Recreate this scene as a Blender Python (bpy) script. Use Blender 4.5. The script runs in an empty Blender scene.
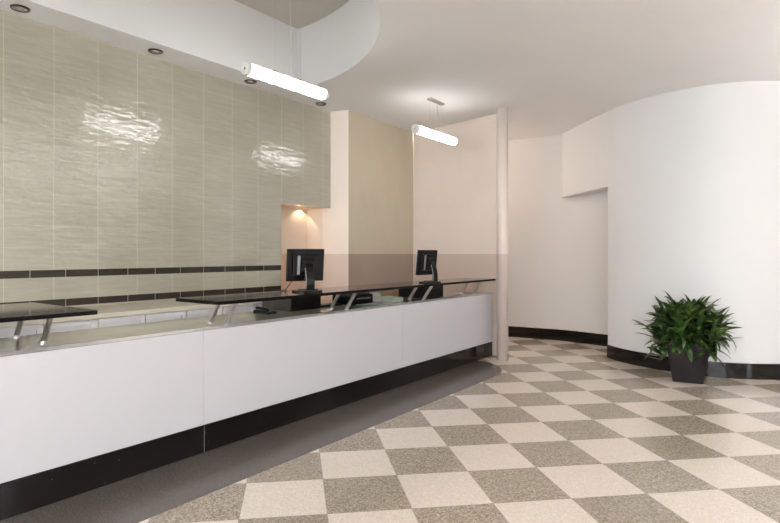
import bpy, bmesh, math, random
from mathutils import Vector, Matrix, noise

random.seed(7)
scene = bpy.context.scene
COL = scene.collection
PHI = 0.9167                      # direction of the reception desk on the floor plan
CP, SP = math.cos(PHI), math.sin(PHI)
EYE = 1.374                       # height of the camera
CEIL = 3.272
RECESS = 3.974


def S(s, t, z=0.0):
    """desk-aligned plan coordinates (s along the desk, t away from the viewer) to world"""
    return Vector((s * CP - t * SP, s * SP + t * CP, z))


# ------------------------------------------------------------------ node helper
class N:
    """tiny expression builder for shader math"""
    def __init__(self, nt, sock):
        self.nt, self.k = nt, sock

    def _m(self, op, *a):
        n = self.nt.nodes.new('ShaderNodeMath')
        n.operation = op
        for i, v in enumerate((self,) + a):
            if isinstance(v, N):
                self.nt.links.new(v.k, n.inputs[i])
            else:
                n.inputs[i].default_value = v
        return N(self.nt, n.outputs[0])

    def __add__(s, o): return s._m('ADD', o)
    def __sub__(s, o): return s._m('SUBTRACT', o)
    def __mul__(s, o): return s._m('MULTIPLY', o)
    def __truediv__(s, o): return s._m('DIVIDE', o)
    def floor(s): return s._m('FLOOR')
    def fract(s): return s._m('FRACT')
    def abs(s): return s._m('ABSOLUTE')
    def lt(s, o): return s._m('LESS_THAN', o)
    def gt(s, o): return s._m('GREATER_THAN', o)
    def max(s, o): return s._m('MAXIMUM', o)
    def min(s, o): return s._m('MINIMUM', o)
    def mod(s, o): return s._m('FLOORED_MODULO', o)


class Mat:
    def __init__(self, name, color=(0.8, 0.8, 0.8), rough=0.5, metal=0.0, spec=0.5):
        self.m = bpy.data.materials.new(name)
        self.m.use_nodes = True
        self.nt = self.m.node_tree
        self.b = self.nt.nodes['Principled BSDF']
        self.set('Base Color', color)
        self.set('Roughness', rough)
        self.set('Metallic', metal)
        self.set('Specular IOR Level', spec)
        self._tc = None

    def set(self, inp, v):
        i = self.b.inputs[inp]
        if isinstance(v, N):
            self.nt.links.new(v.k, i)
        elif isinstance(v, (tuple, list)) and len(v) == 3:
            i.default_value = (*v, 1)
        else:
            i.default_value = v

    def coord(self):
        if self._tc is None:
            self._tc = self.nt.nodes.new('ShaderNodeTexCoord')
        return self._tc.outputs['Object']

    def xyz(self, vec=None):
        n = self.nt.nodes.new('ShaderNodeSeparateXYZ')
        self.nt.links.new(vec or self.coord(), n.inputs[0])
        return [N(self.nt, n.outputs[i]) for i in range(3)]

    def scaled(self, sc, rot=(0, 0, 0), loc=(0, 0, 0)):
        n = self.nt.nodes.new('ShaderNodeMapping')
        n.inputs['Scale'].default_value = sc
        n.inputs['Rotation'].default_value = rot
        n.inputs['Location'].default_value = loc
        self.nt.links.new(self.coord(), n.inputs['Vector'])
        return n.outputs[0]

    def noise(self, scale, detail=3, vec=None, rough=0.5):
        n = self.nt.nodes.new('ShaderNodeTexNoise')
        n.inputs['Scale'].default_value = scale
        n.inputs['Detail'].default_value = detail
        n.inputs['Roughness'].default_value = rough
        self.nt.links.new(vec or self.coord(), n.inputs['Vector'])
        return N(self.nt, n.outputs['Fac'])

    def voronoi(self, scale, out='Distance', vec=None):
        n = self.nt.nodes.new('ShaderNodeTexVoronoi')
        n.inputs['Scale'].default_value = scale
        self.nt.links.new(vec or self.coord(), n.inputs['Vector'])
        return N(self.nt, n.outputs[out])

    def vec(self, x, y, z=0.0):
        n = self.nt.nodes.new('ShaderNodeCombineXYZ')
        for i, v in enumerate((x, y, z)):
            if isinstance(v, N):
                self.nt.links.new(v.k, n.inputs[i])
            else:
                n.inputs[i].default_value = v
        return n.outputs[0]

    def white(self, vec):
        n = self.nt.nodes.new('ShaderNodeTexWhiteNoise')
        n.noise_dimensions = '3D'
        self.nt.links.new(vec, n.inputs['Vector'])
        return N(self.nt, n.outputs['Value'])

    def ramp(self, fac, stops, interp='LINEAR'):
        n = self.nt.nodes.new('ShaderNodeValToRGB')
        cr = n.color_ramp
        cr.interpolation = interp
        while len(cr.elements) < len(stops):
            cr.elements.new(0.5)
        for e, (p, c) in zip(cr.elements, stops):
            e.position = p
            e.color = (*c, 1) if len(c) == 3 else c
        self.nt.links.new(fac.k, n.inputs[0])
        return N(self.nt, n.outputs[0])

    def mix(self, fac, a, b, mode='MIX'):
        n = self.nt.nodes.new('ShaderNodeMix')
        n.data_type = 'RGBA'
        n.blend_type = mode
        for sock, v in ((n.inputs[0], fac), (n.inputs[6], a), (n.inputs[7], b)):
            if isinstance(v, N):
                self.nt.links.new(v.k, sock)
            elif isinstance(v, (tuple, list)):
                sock.default_value = (*v, 1)
            else:
                sock.default_value = v
        return N(self.nt, n.outputs[2])

    def bump(self, h, strength=0.2, dist=0.01):
        n = self.nt.nodes.new('ShaderNodeBump')
        n.inputs['Strength'].default_value = strength
        n.inputs['Distance'].default_value = dist
        self.nt.links.new(h.k, n.inputs['Height'])
        self.nt.links.new(n.outputs[0], self.b.inputs['Normal'])


def srgb(r, g, b):
    f = lambda c: (c / 255 / 12.92) if c / 255 <= 0.04045 else ((c / 255 + 0.055) / 1.055) ** 2.4
    return (f(r), f(g), f(b))


# ------------------------------------------------------------------ materials
def paint(name, c, rough=0.55, mottling=0.03, spec=0.4, bump=0.04):
    M = Mat(name, c, rough, 0, spec)
    n = M.noise(1.3, 4)
    lo = tuple(x * (1 - mottling) for x in c)
    hi = tuple(min(1, x * (1 + mottling)) for x in c)
    M.set('Base Color', M.ramp(n, [(0.3, lo), (0.7, hi)]))
    M.bump(M.noise(90, 2), bump, 0.004)
    return M.m


BAND_Z = 1.376


def banded(name, upper, lower, rough_u=0.4, rough_l=0.4, streak=False, mott=0.05):
    """painted wall with a darker dado up to eye height (object z equals world z)"""
    M = Mat(name, upper, rough_u, 0, 0.4)
    x, y, z = M.xyz()
    n = M.noise(1.6, 5)
    n2 = M.noise(5.0, 5, M.scaled((1, 1, 0.5)))
    f = (n * 0.6 + n2 * 0.4)
    def pair(c): return M.ramp(f, [(0.3, tuple(v * (1 - mott) for v in c)), (0.7, tuple(min(1, v * (1 + mott)) for v in c))])
    M.set('Base Color', M.mix(z.lt(BAND_Z), pair(upper), pair(lower)))
    if streak:
        M.bump(M.noise(9, 6, M.scaled((1, 1, 1.4)), 0.65), 0.22, 0.006)
    else:
        M.bump(M.noise(60, 2), 0.03, 0.004)
    return M.m


m_white_wall = paint('white_wall_paint', srgb(222, 221, 221), 0.5, 0.012)
m_ceiling = paint('ceiling_paint', srgb(233, 231, 232), 0.75, 0.015)
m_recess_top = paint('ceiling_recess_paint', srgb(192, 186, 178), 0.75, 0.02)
m_shell = paint('outer_wall_paint', srgb(222, 220, 218), 0.6, 0.02)
m_far = paint('far_wall_paint', srgb(214, 210, 207), 0.5, 0.015)
m_pink = banded('blush_wall_paint', srgb(236, 221, 210), srgb(214, 195, 181), 0.38, 0.38, True, 0.03)
m_panel = banded('gilt_plaster', srgb(196, 184, 162), srgb(164, 148, 134), 0.33, 0.4, True, 0.06)
m_column = banded('column_paint', srgb(226, 212, 203), srgb(206, 189, 181), 0.25, 0.25)
m_niche = banded('niche_paint', srgb(224, 206, 186), srgb(206, 174, 156), 0.5, 0.5)


def tile_wall():
    M = Mat('glazed_wall_tile', rough=0.14, spec=0.5)
    s, t, z = M.xyz()
    c = (s - 1.689) / 0.369
    r = (z - 1.242) / 0.184
    rnd = M.white(M.vec(c.floor(), r.floor(), 0.0))
    streak = M.noise(1.0, 6, M.scaled((4.0, 1.0, 42.0)), 0.6)
    cloud = M.noise(1.3, 4)
    base = M.ramp(streak * 0.5 + cloud * 0.42 + rnd * 0.08,
                  [(0.32, srgb(158, 152, 136)), (0.55, srgb(170, 164, 148)), (0.72, srgb(182, 176, 160))])
    gx = (c.fract() - 0.5).abs().gt(0.5 - 0.0055)
    gz = (r.fract() - 0.5).abs().gt(0.5 - 0.009)
    grout = gx.max(gz * z.gt(1.25) * 0.5)
    col = M.mix(grout * 0.8, base, srgb(206, 198, 178))
    st1 = (z - 1.2115).abs().lt(0.0305)
    st2 = (z - 0.9645).abs().lt(0.0305)
    st = st1.max(st2)
    j = ((s - 1.876) / 0.276)
    jl = (j.fract() - 0.5).abs().gt(0.5 - 0.010)
    dark = M.mix(jl, M.ramp(streak, [(0.3, srgb(38, 30, 26)), (0.7, srgb(56, 46, 40))]), srgb(150, 140, 128))
    M.set('Base Color', M.mix(st, col, dark))
    wav = M.noise(1.0, 2, M.scaled((5.0, 1.0, 20.0)), 0.45)
    big = M.noise(7.0, 3)
    h = wav * 0.75 + big * 0.8 - grout * 0.25
    M.bump(h, 0.75, 0.012)
    M.set('Coat Weight', st * -1.0 + 1.0)
    M.set('Coat IOR', 1.8)
    M.set('Coat Roughness', 0.035)
    M.nt.links.new(M.b.inputs['Normal'].links[0].from_socket, M.b.inputs['Coat Normal'])
    M.bump(h, 0.22, 0.008)
    return M.m


m_tile = tile_wall()


def floor_mat():
    M = Mat('terrazzo_checker', rough=0.16, spec=0.5)
    th, size = 0.1349, 0.4571
    px, py = -0.1640 * EYE, 2.1290 * EYE
    c, s = math.cos(th), math.sin(th)
    x, y, z = M.xyz()
    u = (x * (c / size) + y * (s / size)) - ((px * c + py * s) / size)
    v = (y * (c / size) - x * (s / size)) - ((py * c - px * s) / size)
    par = (u.floor() + v.floor()).mod(2.0)            # 0 dark, 1 light
    rnd = M.white(M.vec(u.floor(), v.floor(), 3.0))
    grain = M.noise(150, 3, rough=0.7)
    chip = M.voronoi(125, 'Color')
    chipn = M.xyz(chip.k)[0]
    fine = M.noise(260, 2)
    mixd = chipn * 0.5 + grain * 0.5
    dark = M.ramp(mixd, [(0.25, srgb(122, 111, 96)), (0.42, srgb(154, 142, 125)), (0.58, srgb(170, 158, 141)), (0.75, srgb(198, 187, 170))])
    light = M.ramp(fine * 0.6 + chipn * 0.4, [(0.25, srgb(208, 195, 181)), (0.6, srgb(226, 214, 201)), (0.8, srgb(236, 226, 214))])
    dark = M.mix(rnd * 0.25, dark, srgb(138, 126, 110))
    col = M.mix(par, dark, light)
    jx = (u.fract() - 0.5).abs().gt(0.5 - 0.006)
    jy = (v.fract() - 0.5).abs().gt(0.5 - 0.006)
    col = M.mix(jx.max(jy) * 0.55, col, srgb(150, 140, 128))
    M.set('Base Color', col)
    M.set('Roughness', M.ramp(M.noise(2.2, 4), [(0.3, (0.13,) * 3), (0.7, (0.24,) * 3)]))
    M.bump(M.noise(3.0, 2), 0.03, 0.01)
    return M.m


m_floor = floor_mat()


def border_mat():
    M = Mat('dark_terrazzo', rough=0.2, spec=0.5)
    n = M.noise(150, 3, rough=0.7)
    M.set('Base Color', M.ramp(n, [(0.3, srgb(58, 53, 50)), (0.5, srgb(92, 85, 79)), (0.72, srgb(124, 115, 106))]))
    return M.m


m_border = border_mat()


def granite(name):
    M = Mat(name, rough=0.07, spec=0.42)
    v = M.voronoi(34)
    keep = M.xyz(M.voronoi(34, 'Color').k)[0]
    speck = v.lt(0.075) * keep.gt(0.86)
    M.set('Base Color', M.mix(speck, M.ramp(M.noise(60, 3), [(0.3, srgb(8, 7, 6)), (0.7, srgb(16, 13, 12))]), srgb(150, 144, 136)))
    return M.m


m_granite = granite('black_granite')
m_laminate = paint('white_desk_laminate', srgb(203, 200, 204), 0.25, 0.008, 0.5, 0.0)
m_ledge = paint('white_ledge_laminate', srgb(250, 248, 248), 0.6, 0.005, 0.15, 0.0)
m_cab = paint('white_cabinet_lacquer', srgb(240, 237, 237), 0.35, 0.01, 0.5, 0.0)
m_cab_top = paint('cream_countertop', srgb(214, 208, 190), 0.25, 0.03, 0.5, 0.0)


def worktop_mat():
    M = Mat('glossy_worktop', rough=0.07, spec=0.6)
    M.set('Base Color', M.ramp(M.noise(4, 4), [(0.3, srgb(196, 192, 180)), (0.7, srgb(208, 204, 192))]))
    return M.m


m_worktop = worktop_mat()


def shelf_mat():
    M = Mat('polished_dark_stone', rough=0.09, spec=0.9)
    M.set('Base Color', M.ramp(M.noise(40, 4), [(0.3, srgb(30, 25, 21)), (0.7, srgb(52, 43, 37))]))
    return M.m


m_shelf = shelf_mat()
m_edge = paint('black_edge_band', srgb(14, 11, 10), 0.5, 0.1, 0.1, 0.0)


def metal(name, c, rough):
    M = Mat(name, c, rough, 1.0)
    M.set('Roughness', M.ramp(M.noise(30, 3), [(0.3, (max(0.02, rough - 0.05),) * 3), (0.7, (rough + 0.05,) * 3)]))
    return M.m


m_steel = metal('brushed_steel', srgb(212, 209, 204), 0.34)
m_chrome = metal('satin_nickel', srgb(190, 186, 180), 0.22)
m_bronze = metal('dark_bronze', srgb(84, 78, 74), 0.35)


def plastic(name, c, rough=0.4, mott=0.1):
    M = Mat(name, c, rough, 0, 0.22)
    M.set('Base Color', M.ramp(M.noise(25, 3), [(0.3, tuple(v * (1 - mott) for v in c)), (0.7, tuple(v * (1 + mott) for v in c))]))
    return M.m


m_black = plastic('black_plastic', srgb(9, 8, 9), 0.3)
m_black_m = plastic('matte_black_plastic', srgb(13, 12, 12), 0.5)
m_grey_pl = plastic('charcoal_steel_case', srgb(74, 70, 68), 0.4)
m_screen = plastic('screen_glass', srgb(12, 13, 16), 0.08)
m_silver_pl = plastic('silver_plastic', srgb(150, 150, 154), 0.3)
m_paper = plastic('white_paper', srgb(226, 224, 214), 0.8, 0.03)
m_mint = plastic('pale_green_paper', srgb(176, 196, 178), 0.8, 0.06)
m_card = plastic('kraft_cardboard', srgb(150, 118, 92), 0.8, 0.08)
m_cord = plastic('grey_cord', srgb(178, 174, 170), 0.5)
m_wire = metal('suspension_wire', srgb(205, 202, 198), 0.45)
m_soil = plastic('potting_soil', srgb(46, 34, 26), 0.95, 0.4)
m_stem = plastic('plant_stem', srgb(92, 84, 52), 0.6, 0.2)


def pot_mat():
    M = Mat('dark_planter_glaze', srgb(52, 46, 47), 0.38, 0, 0.3)
    M.set('Base Color', M.ramp(M.noise(6, 4), [(0.3, srgb(27, 23, 24)), (0.7, srgb(37, 32, 33))]))
    return M.m


m_pot = pot_mat()


def leaf_mat():
    M = Mat('glossy_leaf', srgb(40, 70, 30), 0.3, 0, 0.5)
    n = M.noise(16, 2)
    M.set('Base Color', M.ramp(n, [(0.30, srgb(24, 44, 17)), (0.5, srgb(42, 70, 28)), (0.68, srgb(104, 126, 62))]))
    M.bump(M.noise(50, 2), 0.1, 0.004)
    return M.m


m_leaf = leaf_mat()


def emit(name, c, strength, rough=0.2):
    M = Mat(name, (0.9, 0.9, 0.9), rough)
    v = M.voronoi(48)
    M.set('Emission Color', c)
    M.set('Emission Strength', M.ramp(v, [(0.0, (1, 1, 1)), (0.42, (0.9, 0.9, 0.9)), (0.62, (0.04, 0.04, 0.04))]) * strength)
    M.bump(v, 0.5, 0.01)
    return M.m


m_tube = emit('bubbled_acrylic_lit', (1.0, 0.98, 0.95), 14.0)
m_cap = plastic('clear_acrylic_end', srgb(214, 214, 210), 0.15, 0.03)


def glass_mat():
    M = Mat('window_glass')
    nt = M.nt
    out = nt.nodes['Material Output']
    tr = nt.nodes.new('ShaderNodeBsdfTransparent')
    gl = nt.nodes.new('ShaderNodeBsdfGlossy')
    gl.inputs['Roughness'].default_value = 0.02
    tr.inputs['Color'].default_value = (0.94, 0.97, 0.98, 1)
    mx = nt.nodes.new('ShaderNodeMixShader')
    mx.inputs[0].default_value = 0.06
    nt.links.new(tr.outputs[0], mx.inputs[1])
    nt.links.new(gl.outputs[0], mx.inputs[2])
    nt.links.new(mx.outputs[0], out.inputs['Surface'])
    return M.m


m_glass = glass_mat()


# ------------------------------------------------------------------ mesh helpers
def link(name, bm, mat, parent=None, smooth=False, loc=None, rz=None):
    me = bpy.data.meshes.new(name)
    bmesh.ops.recalc_face_normals(bm, faces=bm.faces[:])
    bm.to_mesh(me)
    bm.free()
    for mm in (mat if isinstance(mat, (list, tuple)) else [mat]):
        me.materials.append(mm)
    if smooth:
        for p in me.polygons:
            p.use_smooth = True
    if smooth:
        me.set_sharp_from_angle(angle=math.radians(35))
    o = bpy.data.objects.new(name, me)
    COL.objects.link(o)
    if parent:
        o.parent = parent
    if loc is not None:
        o.location = loc
    if rz is not None:
        o.rotation_euler = (0, 0, rz)
    return o


def add_box(bm, x0, x1, y0, y1, z0, z1, bevel=0.0, seg=2, M=None):
    vs = [bm.verts.new((x, y, z)) for x in (x0, x1) for y in (y0, y1) for z in (z0, z1)]
    q = [(0, 1, 3, 2), (4, 6, 7, 5), (0, 4, 5, 1), (2, 3, 7, 6), (0, 2, 6, 4), (1, 5, 7, 3)]
    fs = [bm.faces.new([vs[i] for i in f]) for f in q]
    if bevel:
        es = list({e for f in fs for e in f.edges})
        r = bmesh.ops.bevel(bm, geom=es, offset=bevel, segments=seg, affect='EDGES', profile=0.5)
        vs = [v for v in {v for f in r['faces'] for v in f.verts} | {v for v in vs if v.is_valid}]
    if M is not None:
        bmesh.ops.transform(bm, matrix=M, verts=vs)
    return vs


def box(x0, x1, y0, y1, z0, z1, bevel=0.0, seg=2, M=None):
    bm = bmesh.new()
    add_box(bm, x0, x1, y0, y1, z0, z1, bevel, seg, M)
    return bm


def add_prism(bm, poly, z0, z1):
    lo = [bm.verts.new((p[0], p[1], z0)) for p in poly]
    hi = [bm.verts.new((p[0], p[1], z1)) for p in poly]
    n = len(poly)
    bm.faces.new(lo[::-1])
    bm.faces.new(hi)
    for i in range(n):
        j = (i + 1) % n
        bm.faces.new((lo[i], lo[j], hi[j], hi[i]))


def add_strip(bm, front, back, z0, z1):
    """a wall of quads between two polylines of equal length"""
    f0 = [bm.verts.new((p[0], p[1], z0)) for p in front]
    f1 = [bm.verts.new((p[0], p[1], z1)) for p in front]
    b0 = [bm.verts.new((p[0], p[1], z0)) for p in back]
    b1 = [bm.verts.new((p[0], p[1], z1)) for p in back]
    for i in range(len(front) - 1):
        j = i + 1
        bm.faces.new((f0[i], f0[j], f1[j], f1[i]))
        bm.faces.new((b0[j], b0[i], b1[i], b1[j]))
        bm.faces.new((f1[i], f1[j], b1[j], b1[i]))
        bm.faces.new((f0[j], f0[i], b0[i], b0[j]))
    for k in (0, -1):
        bm.faces.new((f0[k], f1[k], b1[k], b0[k]))


def add_tube(bm, pts, rad, n=12, cap=True):
    pts = [Vector(p) for p in pts]
    rs = rad if isinstance(rad, (list, tuple)) else [rad] * len(pts)
    rings = []
    up = None
    for i, p in enumerate(pts):
        a = pts[max(i - 1, 0)]
        b = pts[min(i + 1, len(pts) - 1)]
        d = (b - a).normalized()
        if up is None:
            up = Vector((0, 0, 1)) if abs(d.z) < 0.9 else Vector((1, 0, 0))
        u = (up - d * up.dot(d)).normalized()
        w = d.cross(u)
        up = u
        rings.append([bm.verts.new(p + (u * math.cos(2 * math.pi * k / n) + w * math.sin(2 * math.pi * k / n)) * rs[i]) for k in range(n)])
    for A, B in zip(rings, rings[1:]):
        for k in range(n):
            bm.faces.new((A[k], A[(k + 1) % n], B[(k + 1) % n], B[k]))
    if cap:
        bm.faces.new(rings[0][::-1])
        bm.faces.new(rings[-1])


def tube(pts, rad, n=12):
    bm = bmesh.new()
    add_tube(bm, pts, rad, n)
    return bm


def add_lathe(bm, prof, n=32, c=(0, 0, 0)):
    """profile of (radius, z) turned about z"""
    rings = []
    for r, z in prof:
        if r < 1e-6:
            rings.append([bm.verts.new((c[0], c[1], c[2] + z))])
        else:
            rings.append([bm.verts.new((c[0] + r * math.cos(2 * math.pi * k / n), c[1] + r * math.sin(2 * math.pi * k / n), c[2] + z)) for k in range(n)])
    for A, B in zip(rings, rings[1:]):
        for k in range(n):
            k2 = (k + 1) % n
            a = [A[0]] if len(A) == 1 else [A[k], A[k2]]
            b = [B[0]] if len(B) == 1 else [B[k2], B[k]]
            if len(a) + len(b) > 2:
                bm.faces.new(a + b)


def lathe(prof, n=32, c=(0, 0, 0)):
    bm = bmesh.new()
    add_lathe(bm, prof, n, c)
    return bm


def thing(name, label, cat, loc=(0, 0, 0), rz=0.0, group=None):
    o = bpy.data.objects.new(name, None)
    o.empty_display_size = 0.1
    COL.objects.link(o)
    o.location = loc
    o.rotation_euler = (0, 0, rz)
    return tag(o, label, cat, group)


def tag(o, label, cat, group=None):
    o['label'] = label
    o['category'] = cat
    if group:
        o['group'] = group
    return o


def struct(o, label=None):
    o['kind'] = 'structure'
    if label:
        o['label'] = label
    return o


def dup(root, loc, rz, label, group=None):
    r = root.copy()
    COL.objects.link(r)
    r.location = loc
    r.rotation_euler = (0, 0, rz)
    r['label'] = label
    if group:
        r['group'] = group
    for ch in list(root.children):
        c = ch.copy()
        COL.objects.link(c)
        c.parent = r
        for g in list(ch.children):
            k = g.copy()
            COL.objects.link(k)
            k.parent = c
    return r


def spline(pts, n=8):
    out = []
    P = [Vector(p) for p in pts]
    for i in range(len(P) - 1):
        p0, p1, p2 = P[max(i - 1, 0)], P[i], P[i + 1]
        p3 = P[min(i + 2, len(P) - 1)]
        for k in range(n):
            t = k / n
            out.append(0.5 * ((2 * p1) + (p2 - p0) * t + (2 * p0 - 5 * p1 + 4 * p2 - p3) * t * t + (-p0 + 3 * p1 - 3 * p2 + p3) * t ** 3))
    out.append(P[-1])
    return out


def offset(pts, d):
    """offset a plan polyline to its left by d"""
    out = []
    for i, p in enumerate(pts):
        a = pts[max(i - 1, 0)]
        b = pts[min(i + 1, len(pts) - 1)]
        t = (b - a).normalized()
        out.append(Vector((p[0] - t[1] * d, p[1] + t[0] * d)))
    return out


# ------------------------------------------------------------------ the room
S0, S1, T0, T1 = -8.0, 11.2, -4.3, 6.6

# floor
bm = bmesh.new()
add_prism(bm, [S(S0 - .2, T0 - .2), S(S1 + .2, T0 - .2), S(S1 + .2, T1 + .2), S(S0 - .2, T1 + .2)], -0.1, 0.0)
struct(link('floor', bm, m_floor))

# dark inlaid border along the desk, rounded at its far end
bm = bmesh.new()
tb = 2.662
poly = [(-2.5, 3.243), (-2.5, tb), (5.78, tb)]
for k in range(1, 13):
    a = -math.pi / 2 + (math.pi / 2) * k / 12
    poly.append((5.78 + 0.72 * math.cos(a), 3.235 + (3.235 - tb) * math.sin(a)))
poly.append((6.5, 3.243))
add_prism(bm, [S(s, t) for s, t in poly], 0.0, 0.0012)
struct(link('trim_1', bm, m_border), 'dark terrazzo border along the desk base')

# ceiling with its half-round recess
bm = bmesh.new()
R0, RC = 2.345, (2.22, 4.55)
arc = [(RC[0] + R0 * math.cos(-math.pi * k / 48), RC[1] + R0 * math.sin(-math.pi * k / 48)) for k in range(49)]
rect = [(S0 - .2, T0 - .2), (S1 + .2, T0 - .2), (S1 + .2, T1 + .2), (S0 - .2, T1 + .2)]
def loop(pts, z):
    vs = [bm.verts.new(S(s, t, z)) for s, t in pts]
    es = [bm.edges.new((vs[i], vs[(i + 1) % len(vs)])) for i in range(len(vs))]
    return vs, es
va, ea = loop(rect, CEIL)
vb, eb = loop(arc, CEIL)
bmesh.ops.triangle_fill(bm, use_beauty=True, edges=ea + eb)
vc = [bm.verts.new((v.co.x, v.co.y, RECESS)) for v in vb]
for i in range(len(vb)):
    j = (i + 1) % len(vb)
    f = bm.faces.new((vb[i], vb[j], vc[j], vc[i]))
    f.material_index = 1
    f.smooth = i < 48
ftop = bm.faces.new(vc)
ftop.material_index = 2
va2 = [bm.verts.new((v.co.x, v.co.y, RECESS + .1)) for v in va]
for i in range(4):
    bm.faces.new((va[i], va[(i + 1) % 4], va2[(i + 1) % 4], va2[i]))
bm.faces.new(va2)
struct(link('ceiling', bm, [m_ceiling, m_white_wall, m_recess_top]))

# tiled wall behind the desk: object axes follow the desk so that the tiling lines up
bm = bmesh.new()
add_box(bm, S0, 4.64, 4.9, 5.0, 0, CEIL)
add_box(bm, 4.64, 5.528, 4.9, 5.0, 1.987, CEIL)
struct(link('wall_left', bm, m_tile, rz=PHI))
# niche behind it: soffit, back and side
struct(link('wall_niche_soffit', box(4.2, 5.50, 5.0, 5.3, 1.987, 2.1), m_niche, rz=PHI))
struct(link('wall_niche_back', box(3.2, 5.50, 5.3, 5.4, 0, 2.1), m_niche, rz=PHI))
struct(link('wall_niche_end', box(3.1, 3.2, 5.0, 5.4, 0, 2.1), m_niche, rz=PHI))
struct(link('wall_niche_cover', box(3.1, 4.2, 5.0, 5.3, 2.05, 2.1), m_niche, rz=PHI))
# pier that juts out beside the niche; its front is the gilt panel
bm = bmesh.new()
add_prism(bm, [(5.612, 4.658), (7.30, 4.745), (7.45, 5.5), (5.502, 5.5), (5.502, 5.02), (5.532, 4.9)], 0, CEIL)
bm.faces.ensure_lookup_table()
for f in bm.faces:
    c_ = f.calc_center_median()
    f.material_index = 1 if abs(c_.x - 6.456) < .01 and abs(c_.y - 4.7015) < .01 else 0
struct(link('wall_centre', bm, [m_pink, m_panel], rz=PHI))
# blush wall curving from the pier to the column
front = spline([(6.965, 3.10), (6.985, 3.25), (7.05, 3.55), (7.17, 4.10), (7.302, 4.742)], 6)
bm = bmesh.new()
bk = [Vector((p[0] + .1, p[1])) for p in front]
add_strip(bm, front, bk, 0, CEIL)
struct(link('wall_desk_end', bm, m_pink, smooth=True, rz=PHI))

# curved white wall on the right, with the lintel of an opening at its far end
curve = spline([(3.04, 8.74), (3.09, 8.05), (3.163, 7.35), (3.21, 7.05), (3.33, 6.76), (3.56, 6.43), (3.86, 6.18), (4.23, 6.07), (4.75, 6.06),
                (5.6, 6.02), (7.6, 5.8), (9.85, 5.45)], 10)
ij = 20
wallpts = curve[ij:]
bm = bmesh.new()
add_strip(bm, wallpts, offset(wallpts, 0.2), 0, CEIL)
lint = curve[:ij + 1]
add_strip(bm, lint, offset(lint, 0.2), 2.27, CEIL)
w = struct(link('wall_right', bm, m_white_wall, smooth=True))
bm = bmesh.new()
add_strip(bm, offset(wallpts, -0.014), offset(wallpts, -0.001), 0, 0.172)
struct(link('baseboard_right', bm, m_granite, smooth=True))

# far wall seen past the column
fw = spline([(0.9, 9.75), (1.7, 9.46), (2.30, 9.22), (2.72, 8.98), (3.07, 8.76), (3.48, 8.30), (3.95, 7.78), (5.2, 7.0)], 8)
bm = bmesh.new()
add_strip(bm, fw, offset(fw, 0.15), 0, CEIL)
struct(link('wall_far', bm, m_far, smooth=True))
bm = bmesh.new()
add_strip(bm, offset(fw, -0.014), offset(fw, -0.001), 0, 0.175)
struct(link('baseboard_far', bm, m_granite, smooth=True))


# outer walls with windows
def wall_with_windows(name, along, a0, a1, fixed, thick, wins, z0, z1):
    """along = 's' or 't'; thick goes outwards"""
    bm = bmesh.new()
    def bx(p0, p1, za, zb):
        lo, hi = min(fixed, fixed + thick), max(fixed, fixed + thick)
        if along == 's':
            add_box(bm, p0, p1, lo, hi, za, zb)
        else:
            add_box(bm, lo, hi, p0, p1, za, zb)
    cur = a0
    for w0, w1 in wins:
        bx(cur, w0, 0, CEIL)
        bx(w0, w1, 0, z0)
        bx(w0, w1, z1, CEIL)
        cur = w1
    bx(cur, a1, 0, CEIL)
    return struct(link(name, bm, m_shell, rz=PHI))


WZ0, WZ1 = 0.12, 3.12
win_s = [(-7.4, -5.4), (-4.9, -2.9), (3.3, 3.9)]
win_t = [(-4.0, -2.2), (-1.9, -0.1), (0.2, 2.0), (2.3, 4.1)]
wall_with_windows('wall_street', 's', S0, S1, T0, -0.2, win_s, WZ0, WZ1)
wall_with_windows('wall_back', 't', T0, T1, S0, -0.2, win_t, WZ0, WZ1)
struct(link('wall_end', box(S1, S1 + .2, T0, T1, 0, CEIL), m_shell, rz=PHI))
struct(link('wall_service', box(S0, S1, T1, T1 + .2, 0, CEIL), m_shell, rz=PHI))
wn = 0
for along, wins in (('s', win_s), ('t', win_t)):
    for w0, w1 in wins:
        wn += 1
        root = struct(bpy.data.objects.new('window_%d' % wn, None))
        COL.objects.link(root)
        c = (w0 + w1) / 2
        if along == 's':
            root.location = S(c, T0 - 0.1, WZ0)
            root.rotation_euler = (0, 0, PHI)
        else:
            root.location = S(S0 - 0.1, c, WZ0)
            root.rotation_euler = (0, 0, PHI + math.pi / 2)
        h, hw = WZ1 - WZ0, (w1 - w0) / 2
        bm = bmesh.new()
        for x0, x1, za, zb in ((-hw, -hw + .05, 0, h), (hw - .05, hw, 0, h), (-.025, .025, .05, h - .05), (-hw + .05, hw - .05, 0, .05), (-hw + .05, hw - .05, h - .05, h)):
            add_box(bm, x0, x1, -.04, .04, za, zb)
        link('window_frame', bm, m_bronze, root)
        link('window_pane', box(-hw + .04, hw - .04, -.004, .004, .04, h - .04), m_glass, root)

# ------------------------------------------------------------------ column
col = thing('column', 'slender round blush column at the far end of the reception desk', 'column', S(6.765, 3.012, 0))
link('shaft', lathe([(0, 0.0), (0.074, 0.0), (0.074, CEIL - 0.001), (0, CEIL - 0.001)], 48), m_column, col, smooth=False)
for p in col.children[0].data.polygons:
    p.use_smooth = abs(p.normal.z) < 0.5

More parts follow.
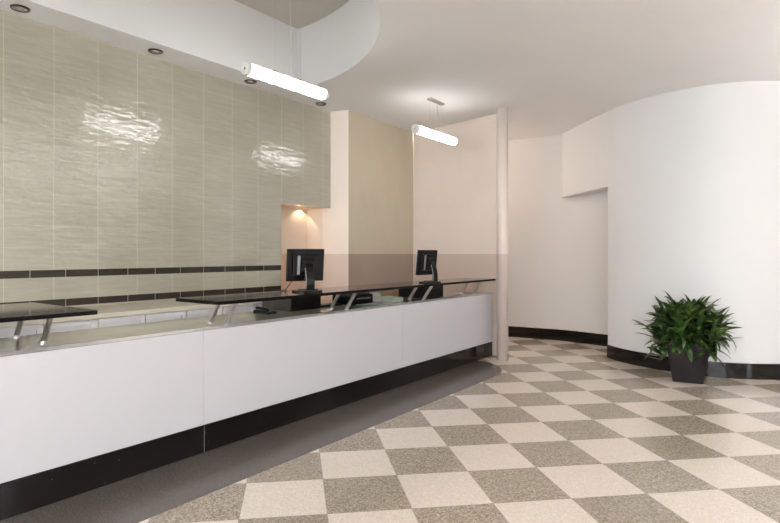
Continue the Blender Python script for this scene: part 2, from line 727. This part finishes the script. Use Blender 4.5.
# ------------------------------------------------------------------ reception desk
TD = 3.245
desk = thing('reception_desk', 'long white reception desk with black granite kick plate', 'reception desk', S(0, TD, 0), PHI)
cuts = [-2.4, 2.341, 4.78, 6.95]
for a, b in zip(cuts, cuts[1:]):
    link('front_panel', box(a + .001, b - .001, 0.0, .03, .190, .843, 0.0015, 1), m_laminate, desk)
    link('kick_plate', box(a + .0015, b - .0015, -.006, .02, .0015, .188, 0.001, 1), m_granite, desk)
link('joint', box(2.3398, 2.3422, -.0058, .018, .003, .187), m_cord, desk)
link('ledge', box(-2.4, 6.95, .0300, .145, .80, .843), m_ledge, desk)
link('worktop', box(-2.4, 6.98, .1452, .745, .803, .8425, 0.002, 1), m_worktop, desk)
link('body', box(-2.38, 6.93, .032, .70, .0015, .799), m_cab, desk)


# ------------------------------------------------------------------ raised shelves on angled legs
def raised_shelf(label, s0, s1, t0, t1, leg_s, leg_t):
    r = thing('raised_shelf', label, 'counter shelf', S((s0 + s1) / 2, (t0 + t1) / 2, .8435), PHI, 'raised dark shelves over the desk')
    cs, ct = (s0 + s1) / 2, (t0 + t1) / 2
    link('shelf_top', box(s0 - cs, s1 - cs, t0 - ct, t1 - ct, .1815, .2065, .004, 2), m_shelf, r)
    hx, hy = (s1 - s0) / 2, (t1 - t0) / 2
    bm = bmesh.new()
    add_box(bm, -hx - .002, hx + .002, -hy - .003, -hy + .0005, .182, .206)
    add_box(bm, -hx - .003, -hx + .0005, -hy, hy, .182, .206)
    add_box(bm, hx - .0005, hx + .003, -hy, hy, .182, .206)
    link('edge_band', bm, m_edge, r)
    for s in leg_s:
        for t in leg_t:
            x, y = s - cs, t - ct
            lg = link('leg', tube([(x, y, .0125), (x, y - .115, .177)], .0165, 16), m_steel, r, smooth=True)
            link('foot', lathe([(0, .0), (.025, .0), (.025, .006), (.018, .010), (0, .010)], 20, (x, y, 0)), m_steel, lg)
    return r


raised_shelf('wide dark polished shelf on steel legs at the near left end of the desk', 0.25, 1.575, 3.193, 4.06, (0.45, 1.435), (3.56, 3.95))
raised_shelf('long dark polished shelf carrying both monitors, on pairs of angled steel legs', 2.37, 6.78, 3.116, 3.62, (2.64, 4.05, 5.43, 6.70), (3.385, 3.575))

# ------------------------------------------------------------------ back cabinets under the tiled wall
ORD = ['leftmost', 'second from left', 'third from left', 'fourth from left', 'fifth from left', 'sixth from left', 'seventh from left', 'rightmost']
cab0 = None
for k in range(8):
    s = 2.082 + 0.386 * (k - 2)
    lab = 'white panelled drawer cabinet under the tiled wall, %s in the row' % ORD[k]
    if cab0 is None:
        cab0 = thing('drawer_cabinet', lab, 'cabinet', S(s, 4.2, 0), PHI, 'white cabinets along the tiled wall')
        link('body', box(.001, .385, .021, .69, .0, .884), m_cab, cab0)
        def shaker(z0, z1, fr):
            bm = bmesh.new()
            add_box(bm, .006, .380, .016, .0205, z0, z1)
            for x0, x1, za, zb in ((.006, .006 + fr, z0, z1), (.380 - fr, .380, z0, z1), (.006 + fr, .380 - fr, z0, z0 + fr), (.006 + fr, .380 - fr, z1 - fr, z1)):
                add_box(bm, x0, x1, .0, .0161, za, zb)
            return bm
        link('drawer_front', shaker(.72, .880, .036), m_cab, cab0)
        link('door', shaker(.11, .715, .055), m_cab, cab0)
        link('toe_kick', box(.001, .385, .0205, .0208, .0, .10), m_black_m, cab0)
    else:
        dup(cab0, S(s, 4.2, 0), PHI, lab)
ct = tag(link('countertop', box(1.20, 4.42, -.025, .698, .8855, .922, .003, 2), m_cab_top, loc=S(0, 4.2, 0), rz=PHI),
         'cream countertop running over the white cabinets under the tiled wall', 'countertop')

# ------------------------------------------------------------------ pendant lights
def pendant(label, s, z, ceil):
    P = thing('pendant_light', label, 'pendant light', S(s, 3.51, ceil), PHI, 'tube pendants above the desk')
    zz = z - ceil
    L, R = .485, .054
    bm = bmesh.new()
    n, m = 28, 110
    rings = []
    for i in range(m + 1):
        x = -L + .035 + (2 * L - .07) * i / m
        ring = []
        for k in range(n):
            a = 2 * math.pi * k / n
            rr = R - .004 + .0075 * noise.noise(Vector((x * 34, math.cos(a) * 2.0, math.sin(a) * 2.0)))
            ring.append(bm.verts.new((x, rr * math.cos(a), zz + rr * math.sin(a))))
        rings.append(ring)
    for A, B in zip(rings, rings[1:]):
        for k in range(n):
            bm.faces.new((A[k], A[(k + 1) % n], B[(k + 1) % n], B[k]))
    bm.faces.new(rings[0][::-1])
    bm.faces.new(rings[-1])
    link('tube', bm, m_tube, P, smooth=True)
    for sg in (-1, 1):
        cb = bmesh.new()
        prof = [(0, 0), (R * .92, 0), (R, .004), (R, .026), (R * .93, .034), (R * .55, .036), (R * .5, .030), (0, .030)]
        add_lathe(cb, prof, 32)
        bmesh.ops.transform(cb, matrix=Matrix.Translation((sg * (L - .036), 0, zz)) @ Matrix.Rotation(sg * math.pi / 2, 4, 'Y'), verts=cb.verts[:])
        c = link('end_cap', cb, m_cap, P, smooth=False)
        bb = bmesh.new()
        add_lathe(bb, [(0, 0), (.010, 0), (.010, .006), (.006, .009), (0, .009)], 16)
        bmesh.ops.transform(bb, matrix=Matrix.Translation((sg * (L - .0065), 0, zz)) @ Matrix.Rotation(sg * math.pi / 2, 4, 'Y'), verts=bb.verts[:])
        link('bolt', bb, m_chrome, c)
    link('canopy', box(-.165, .165, -.03, .03, -.026, -.001, .006, 3), m_chrome, P)
    top = -.026
    for x in (-.152, .152):
        w_ = link('suspension_wire', tube([(x, 0, zz + R + .012), (x, 0, top)], .0012, 8), m_wire, P)
        link('wire_clamp', box(x - .018, x + .018, -.010, .010, zz + R - .003, zz + R + .012, .003, 2), m_chrome, w_)
    pts = []
    H = top - (zz + R)
    for i in range(17):
        f = i / 16
        sag = 0.012 * math.sin(f * math.pi * 2.0) + .006 * math.sin(f * 9)
        pts.append((0.03 + sag * min(1, H), .004 * math.sin(f * 7), zz + R - .004 + (H + .004) * f))
    link('power_cord', tube(pts, .0028, 8), m_cord, P, smooth=True)
    return P


pendant('lit bubbled glass tube pendant at photo centre left, hanging from the ceiling recess', 3.405, 2.872, RECESS)
pendant('lit tube pendant farthest along the desk, on a short nickel canopy near the column', 5.92, 2.838, CEIL)
pendant('lit tube pendant at the top left corner, only its far end in view', 0.935, 2.93, RECESS)

# ------------------------------------------------------------------ recessed downlights in the soffit
dl0 = None
for k, o_ in enumerate(['first from the left, nearest the camera', 'second from the left', 'third, under the near pendant tube', 'farthest right, beside the pier corner']):
    lab = 'unlit round recessed downlight above the tiled wall, ' + o_
    loc = S(1.744 + 1.139 * k, 4.735, CEIL)
    if dl0 is None:
        dl0 = thing('recessed_downlight', lab, 'downlight', loc, 0, 'recessed downlights above the tiled wall')
        link('trim_ring', lathe([(.068, -.0005), (.068, -.006), (.062, -.011), (.053, -.011), (.049, -.004), (.049, -.0005)], 40), m_bronze, dl0, smooth=True)
        link('reflector', lathe([(.049, -.008), (.044, -.006), (.030, -.003), (.028, -.003)], 40), m_chrome, dl0, smooth=True)
        link('lens', lathe([(.028, -.004), (.020, -.006), (0, -.007)], 32), m_cap, dl0, smooth=True)
    else:
        dup(dl0, loc, 0, lab)

# ------------------------------------------------------------------ monitors
SHZ = 1.0502
def make_monitor(label, loc, rz):
    m = thing('computer_monitor', label, 'computer monitor', loc, rz, 'monitors on the raised shelf')
    # local x along the screen, local +y to the staff side, viewer at -y
    base = bmesh.new()
    add_prism(base, [(math.copysign(abs(math.cos(a)) ** .55, math.cos(a)) * .125, math.copysign(abs(math.sin(a)) ** .55, math.sin(a)) * .095 + .01)
                     for a in [2 * math.pi * k / 40 for k in range(40)]], 0, .014)
    add_prism(base, [(math.copysign(abs(math.cos(a)) ** .6, math.cos(a)) * .085, math.copysign(abs(math.sin(a)) ** .6, math.sin(a)) * .060 - .005)
                     for a in [2 * math.pi * k / 32 for k in range(32)]], .0145, .024)
    link('base', base, m_black, m)
    # neck: a bowed plate rising from the base to the hinge
    prof = [(-.060, .024), (-.066, .06), (-.062, .11), (-.050, .16), (-.035, .205), (-.018, .235)]
    nb = bmesh.new()
    W = .036
    vs = []
    for i, (y, z) in enumerate(prof):
        a = prof[max(i - 1, 0)]
        b = prof[min(i + 1, len(prof) - 1)]
        t = Vector((b[0] - a[0], b[1] - a[1])).normalized()
        nrm = (-t[1], t[0])
        w_ = W * (1.0 - .12 * i / 5)
        th = .011
        vs.append([nb.verts.new((sx * w_, y + sg * nrm[0] * th, z + sg * nrm[1] * th)) for sx, sg in ((-1, -1), (1, -1), (1, 1), (-1, 1))])
    for A, B in zip(vs, vs[1:]):
        for k in range(4):
            nb.faces.new((A[k], A[(k + 1) % 4], B[(k + 1) % 4], B[k]))
    nb.faces.new(vs[0][::-1])
    nb.faces.new(vs[-1])
    nk = link('neck', nb, m_black, m)
    edge = tube([(-.037, y - .002, z) for y, z in prof[:5]], .004, 8)
    link('neck_edge', edge, m_silver_pl, nk, smooth=True)
    tilt = Matrix.Translation((0, .045, .228)) @ Matrix.Rotation(math.radians(6), 4, 'X')
    hb = bmesh.new()
    add_box(hb, -.055, .055, -.062, -.020, -.05, .055, .010, 3, tilt)
    link('hinge', hb, m_black_m, m)
    pb = bmesh.new()
    hw, hh = .171, .141
    add_box(pb, -hw, hw, -.004, .022, -hh, hh, .006, 3, tilt)
    add_box(pb, -hw * .72, hw * .72, -.021, -.0035, -hh * .62, hh * .68, .010, 3, tilt)
    pn = link('panel', pb, m_black, m)
    sb = bmesh.new()
    add_box(sb, -hw + .014, hw - .014, .0222, .0232, -hh + .016, hh - .014, 0, 1, tilt)
    link('screen', sb, m_screen, pn)
    cv = bmesh.new()
    add_box(cv, -.085, -.060, -.027, -.0215, -.08, .085, .002, 2, tilt)
    link('cable_cover', cv, m_silver_pl, pn)
    vb_ = bmesh.new()
    for i in range(9):
        add_box(vb_, -.05 + i * .0125, -.045 + i * .0125, -.0222, -.0212, .068, .090, 0, 1, tilt)
    link('vent', vb_, m_black_m, pn)
    return m


mon = make_monitor('black monitor seen from behind, in front of the warm lit niche', S(3.465, 3.335, SHZ), math.radians(28))
dup(mon, S(5.37, 3.255, SHZ), math.radians(46), 'smaller looking black monitor farther along the shelf, against the blush wall')
cb = tube(spline([(-.12, .05, .10), (-.135, .10, .05), (-.16, .12, .012), (-.13, .16, .006), (-.18, .20, .006)], 6), .003, 8)
link('cable', cb, m_black_m, mon, smooth=True)

# ------------------------------------------------------------------ things under the raised shelf, on the worktop
WZ = .8428
pc = thing('computer_case', 'large black desktop computer case lying under the shelf below the near monitor', 'computer', S(3.60, 3.67, WZ), PHI)
link('case_body', box(0, .40, .012, .40, .004, .150, .004, 2), m_grey_pl, pc)
fb = bmesh.new()
add_box(fb, 0, .40, 0, .0115, .004, .150, .003, 2)
link('front_bezel', fb, m_black, pc)
gb = bmesh.new()
for i in range(7):
    add_box(gb, .02, .38, -.0025, -.0002, .020 + i * .017, .026 + i * .017)
link('grille', gb, m_black_m, pc)
for x in (.03, .37):
    for y in (.05, .35):
        link('foot', box(x - .012, x + .012, y - .012, y + .012, 0, .0039), m_black_m, pc)

ph = thing('desk_telephone', 'low black telephone on the worktop left of the computer case', 'telephone', S(3.36, 3.76, WZ), PHI + .2)
ph.scale = (.8, .8, .7)
bm = bmesh.new()
pr = [(-.10, 0), (.10, 0), (.10, .045), (.06, .052), (-.08, .022), (-.10, .015)]
lo = [bm.verts.new((-.08, y, z)) for y, z in pr]
hi = [bm.verts.new((.08, y, z)) for y, z in pr]
bm.faces.new(lo[::-1]); bm.faces.new(hi)
for i in range(6):
    bm.faces.new((lo[i], lo[(i + 1) % 6], hi[(i + 1) % 6], hi[i]))
link('phone_body', bm, m_black_m, ph)
link('handset', tube(spline([(-.055, -.085, .045), (-.055, -.06, .055), (-.055, .04, .074), (-.055, .075, .070)], 5), .017, 12), m_black, ph, smooth=True)
bm = bmesh.new()
for i in range(3):
    for j in range(4):
        x, y = .0 + i * .022, -.06 + j * .022
        z = .022 + (y + .08) * .214
        add_box(bm, x, x + .016, y, y + .014, z, z + .004)
link('keypad', bm, m_silver_pl, ph)

pr_ = thing('receipt_printer', 'black rounded printer under the shelf between two pairs of legs', 'printer', S(4.42, 3.60, WZ), PHI)
link('printer_body', box(0, .34, 0, .30, .002, .105, .02, 4), m_black, pr_)
link('lid', box(.02, .32, .03, .27, .1055, .122, .006, 2), m_grey_pl, pr_)
link('paper_slot', box(.05, .29, -.002, .006, .060, .072), m_silver_pl, pr_)
link('front_tray', box(.03, .31, -.075, -.0025, .004, .012, .002, 1), m_mint, pr_)

kb = thing('keyboard', 'black keyboard on the worktop right of the computer case', 'keyboard', S(4.04, 3.72, WZ), PHI)
link('keyboard_body', box(0, .34, 0, .14, .001, .016, .003, 2), m_black_m, kb)
bm = bmesh.new()
for i in range(14):
    for j in range(5):
        add_box(bm, .012 + i * .0228, .031 + i * .0228, .012 + j * .024, .032 + j * .024, .0162, .021)
link('keys', bm, m_black, kb)

ps = thing('paper_holder', 'upright white paper holder under the shelf beside the black printer', 'paper holder', S(4.80, 3.60, WZ), PHI)
link('holder', box(0, .12, 0, .16, 0, .012, .002, 1), m_silver_pl, ps)
bm = bmesh.new()
for i in range(5):
    add_box(bm, .010 + i * .020, .012 + i * .020, .005, .155, .0125, .105 - .012 * (i % 3))
link('paper_sheets', bm, m_paper, ps)

pp = thing('paper_stack', 'untidy stack of pale green and white papers by the paper holder', 'papers', S(4.98, 3.52, WZ), PHI)
rr = random.Random(3)
for i in range(6):
    M_ = Matrix.Translation((.12, .12, .0015 + i * .0075)) @ Matrix.Rotation(rr.uniform(-.25, .25), 4, 'Z')
    link('paper_bundle', box(-.10, .10, -.13, .13, 0, .0068, 0, 1, M_), m_mint if i % 2 else m_paper, pp)

cbx = thing('cardboard_box', 'small brown cardboard box between the papers and the black case', 'box', S(5.26, 3.72, WZ), PHI)
link('carton', box(0, .15, 0, .14, 0, .10, .002, 1), m_card, cbx)
link('flap', box(-.002, .152, -.003, -.0005, .085, .101), m_card, cbx)

pc2 = thing('computer_case', 'black computer case under the shelf at the far monitor', 'computer', S(5.64, 3.50, WZ), PHI)
link('case_body', box(0, .44, .012, .38, .004, .150, .004, 2), m_black_m, pc2)
link('front_bezel', box(0, .44, 0, .0115, .004, .150, .003, 2), m_black, pc2)
for x in (.03, .41):
    for y in (.05, .33):
        link('foot', box(x - .012, x + .012, y - .012, y + .012, 0, .0039), m_black_m, pc2)
bm = bmesh.new()
for i in range(4):
    add_box(bm, .03, .20, -.0025, -.0002, .03 + i * .02, .036 + i * .02)
link('grille', bm, m_black_m, pc2)

# ------------------------------------------------------------------ potted plant
PL = Vector((3.459, 6.019, 0))
plant = thing('potted_plant', 'bushy green plant in a dark tapered square planter by the curved white wall', 'potted plant', PL, math.radians(-29))
bm = bmesh.new()
def sq(h, z, r=.018, n=4):
    out = []
    for cx, cy, a0 in ((h - r, h - r, 0), (-h + r, h - r, 90), (-h + r, -h + r, 180), (h - r, -h + r, 270)):
        for k in range(n + 1):
            a = math.radians(a0 + 90 * k / n)
            out.append(bm.verts.new((cx + r * math.cos(a), cy + r * math.sin(a), z)))
    return out
loops = [sq(.138, 0.0), sq(.1445, .006), sq(.180, .24), sq(.205, .432), sq(.203, .44), sq(.190, .44), sq(.186, .43), sq(.16, .36)]
for A, B in zip(loops, loops[1:]):
    n = len(A)
    for k in range(n):
        bm.faces.new((A[k], A[(k + 1) % n], B[(k + 1) % n], B[k]))
bm.faces.new(loops[0][::-1])
bm.faces.new(loops[-1])
link('pot', bm, m_pot, plant)
bm = bmesh.new()
add_box(bm, -.163, .163, -.163, .163, .385, .405)
bmesh.ops.subdivide_edges(bm, edges=bm.edges[:], cuts=6, use_grid_fill=True)
for v in bm.verts:
    if v.co.z > .40:
        v.co.z += .008 * noise.noise(v.co * 30)
link('soil', bm, m_soil, plant, smooth=True)

rp = random.Random(21)
inv = Matrix.Rotation(math.radians(29), 3, 'Z')


def wall_y(X):
    for a, b in zip(wallpts, wallpts[1:]):
        if a[0] <= X <= b[0]:
            f = (X - a[0]) / max(1e-6, b[0] - a[0])
            return a[1] + (b[1] - a[1]) * f
    return 9.0 if X < 3.13 else 6.0


heads = []
for i in range(24):
    a = 2.399 * i
    f = math.sqrt((i + .3) / 24)
    r = .335 * f
    heads.append((r * math.cos(a), r * math.sin(a), .475 + .235 * (1 - f ** 3.2) + rp.uniform(-.03, .04)))
stems = []
leafbm = bmesh.new()


def to_local(W):
    v = inv @ (W - PL)
    return v


def leaf(base, az, el, L, W, droop, twist):
    """arching lance-shaped blade in world space, kept off the wall"""
    d = Vector((math.cos(az) * math.cos(el), math.sin(az) * math.cos(el), math.sin(el)))
    side0 = Vector((-math.sin(az), math.cos(az), 0))
    n = 8
    pts = []
    p = base.copy()
    e = el
    for i in range(n + 1):
        pts.append(p.copy())
        e -= droop / n * (0.4 + 1.2 * i / n)
        p = p + Vector((math.cos(az) * math.cos(e), math.sin(az) * math.cos(e), math.sin(e))) * (L / n)
    # keep clear of the curved wall
    for q in pts:
        lim = wall_y(q.x) - .05
        if q.y > lim - .10:
            over = q.y - (lim - .10)
            q.y = lim - .10 + .10 * (1 - math.exp(-over / .10)) * .9
    rows = []
    for i, q in enumerate(pts):
        f = i / n
        w_ = W * (math.sin(math.pi * min(1, f * 0.94 + .06) ** .85) ** .8) if f < 1 else 0.0005
        w_ = max(w_, .003 if i < n else .0006)
        t = (pts[min(i + 1, n)] - pts[max(i - 1, 0)]).normalized()
        sd = side0 - t * side0.dot(t)
        sd.normalize()
        up = sd.cross(t)
        if up.z < 0:
            up = -up
        sd2 = sd * math.cos(twist) + up * math.sin(twist)
        up2 = up * math.cos(twist) - sd * math.sin(twist)
        rows.append([q + sd2 * w_ + up2 * w_ * .35, q, q - sd2 * w_ + up2 * w_ * .35])
    vr = [[leafbm.verts.new(to_local(v)) for v in r] for r in rows]
    for A, B in zip(vr, vr[1:]):
        for k in range(2):
            f_ = leafbm.faces.new((A[k], A[k + 1], B[k + 1], B[k]))
            f_.smooth = True


for hx, hy, hz in heads:
    Wb = PL + Vector((hx, hy, hz))
    Wb.y = min(Wb.y, wall_y(Wb.x) - .16)
    root = PL + Vector((hx * .40, hy * .40, .40))
    mid = (Wb + root) / 2 + Vector((hx * -.06, hy * -.06, .02))
    stems.append([to_local(root), to_local(mid), to_local(Wb)])
    outaz = math.atan2(hy, hx)
    rr_ = math.hypot(hx, hy) / .335
    nl = 17
    for j in range(nl):
        f = j / nl
        az = outaz + 2.399 * j + rp.uniform(-.3, .3)
        el = math.radians(74 - 112 * f + rp.uniform(-12, 12))
        away = math.cos(az - outaz)
        L = rp.uniform(.20, .29) * (0.82 + .28 * math.sin(math.pi * min(1, f + .2))) * (1 + .12 * away * rr_)
        h0 = Wb - Vector((0, 0, .13 * f)) - Vector((hx, hy, 0)) * (.18 * f)
        leaf(h0, az, el, L, rp.uniform(.027, .037), rp.uniform(.35, 1.0), rp.uniform(-.5, .5))
# a few long drooping leaves over the rim
for az, L in ((-2.2, .34), (-1.3, .40), (-.55, .46), (-2.75, .36), (-.9, .36)):
    leaf(PL + Vector((math.cos(az) * .10, math.sin(az) * .10, .52)), az, math.radians(22), L, .030, 2.1, rp.uniform(-.3, .3))
link('leaves', leafbm, m_leaf, plant)
sb_ = bmesh.new()
for st in stems:
    add_tube(sb_, st, [.012, .010, .007], 8)
link('stems', sb_, m_stem, plant, smooth=True)

# ------------------------------------------------------------------ light
def lamp(kind, name, loc, energy, color, size=.1, **kw):
    L = bpy.data.lights.new(name, kind)
    L.energy = energy
    L.color = color
    for k, v in kw.items():
        setattr(L, k, v)
    if kind in ('POINT', 'SPOT'):
        L.shadow_soft_size = size
    o = bpy.data.objects.new(name, L)
    COL.objects.link(o)
    o.location = loc
    return o


# warm lamps: in the niche passage, and behind the blush wall
lamp('POINT', 'niche_lamp', S(4.28, 5.16, 1.74), 5, (1.0, .74, .45), .06)
sp = lamp('SPOT', 'niche_spot', S(5.35, 5.2, 1.975), 1.6, (1.0, .82, .60), .01, spot_size=math.radians(110), spot_blend=.06)
sp.rotation_mode = 'QUATERNION'
sp.rotation_quaternion = (S(0, .5, 0) + Vector((0, 0, -.866))).to_track_quat('-Z', 'Y')
lamp('POINT', 'passage_lamp', S(7.75, 4.9, 2.9), 34, (1.0, .89, .78), .15)
lamp('POINT', 'corridor_lamp', (4.15, 6.95, 2.9), 13, (1.0, .97, .95), .15)
# fill spots aimed up, added out of view to brighten the ceiling
for i, (x, y, e) in enumerate(((-1.9, -0.6, 260), (2.2, -1.6, 260), (4.4, 0.6, 260), (5.4, 3.4, 300))):
    o_ = lamp('SPOT', 'ceiling_fill_%d' % i, (x, y, 1.7), e, (1.0, .98, .96), .2, spot_size=math.radians(150), spot_blend=.8)
    o_.rotation_euler = (math.pi, 0, 0)

# daylight
w_ = bpy.data.worlds.new('daylight')
scene.world = w_
w_.use_nodes = True
bg = w_.node_tree.nodes['Background']
bg.inputs['Color'].default_value = (.96, .98, 1.0, 1)
bg.inputs['Strength'].default_value = 11.0

# ------------------------------------------------------------------ camera
cam = bpy.data.cameras.new('camera')
co = bpy.data.objects.new('camera', cam)
COL.objects.link(co)
co.location = (0, 0, EYE)
co.rotation_euler = (math.pi / 2, 0, 0)
cam.sensor_width = 36
cam.sensor_fit = 'HORIZONTAL'
cam.lens = 553.08 / 780 * 36
cam.shift_x = (390 - 369.88) / 780
cam.shift_y = -(261.5 - 254.1) / 780
cam.clip_start = .05
scene.camera = co

vs = scene.view_settings
vs.view_transform = 'Standard'
vs.look = 'None'
vs.gamma = 1
vs.exposure = 0.22
vs.use_curve_mapping = False
scene.cycles.max_bounces = 10
scene.cycles.diffuse_bounces = 6
scene.cycles.sample_clamp_indirect = 8
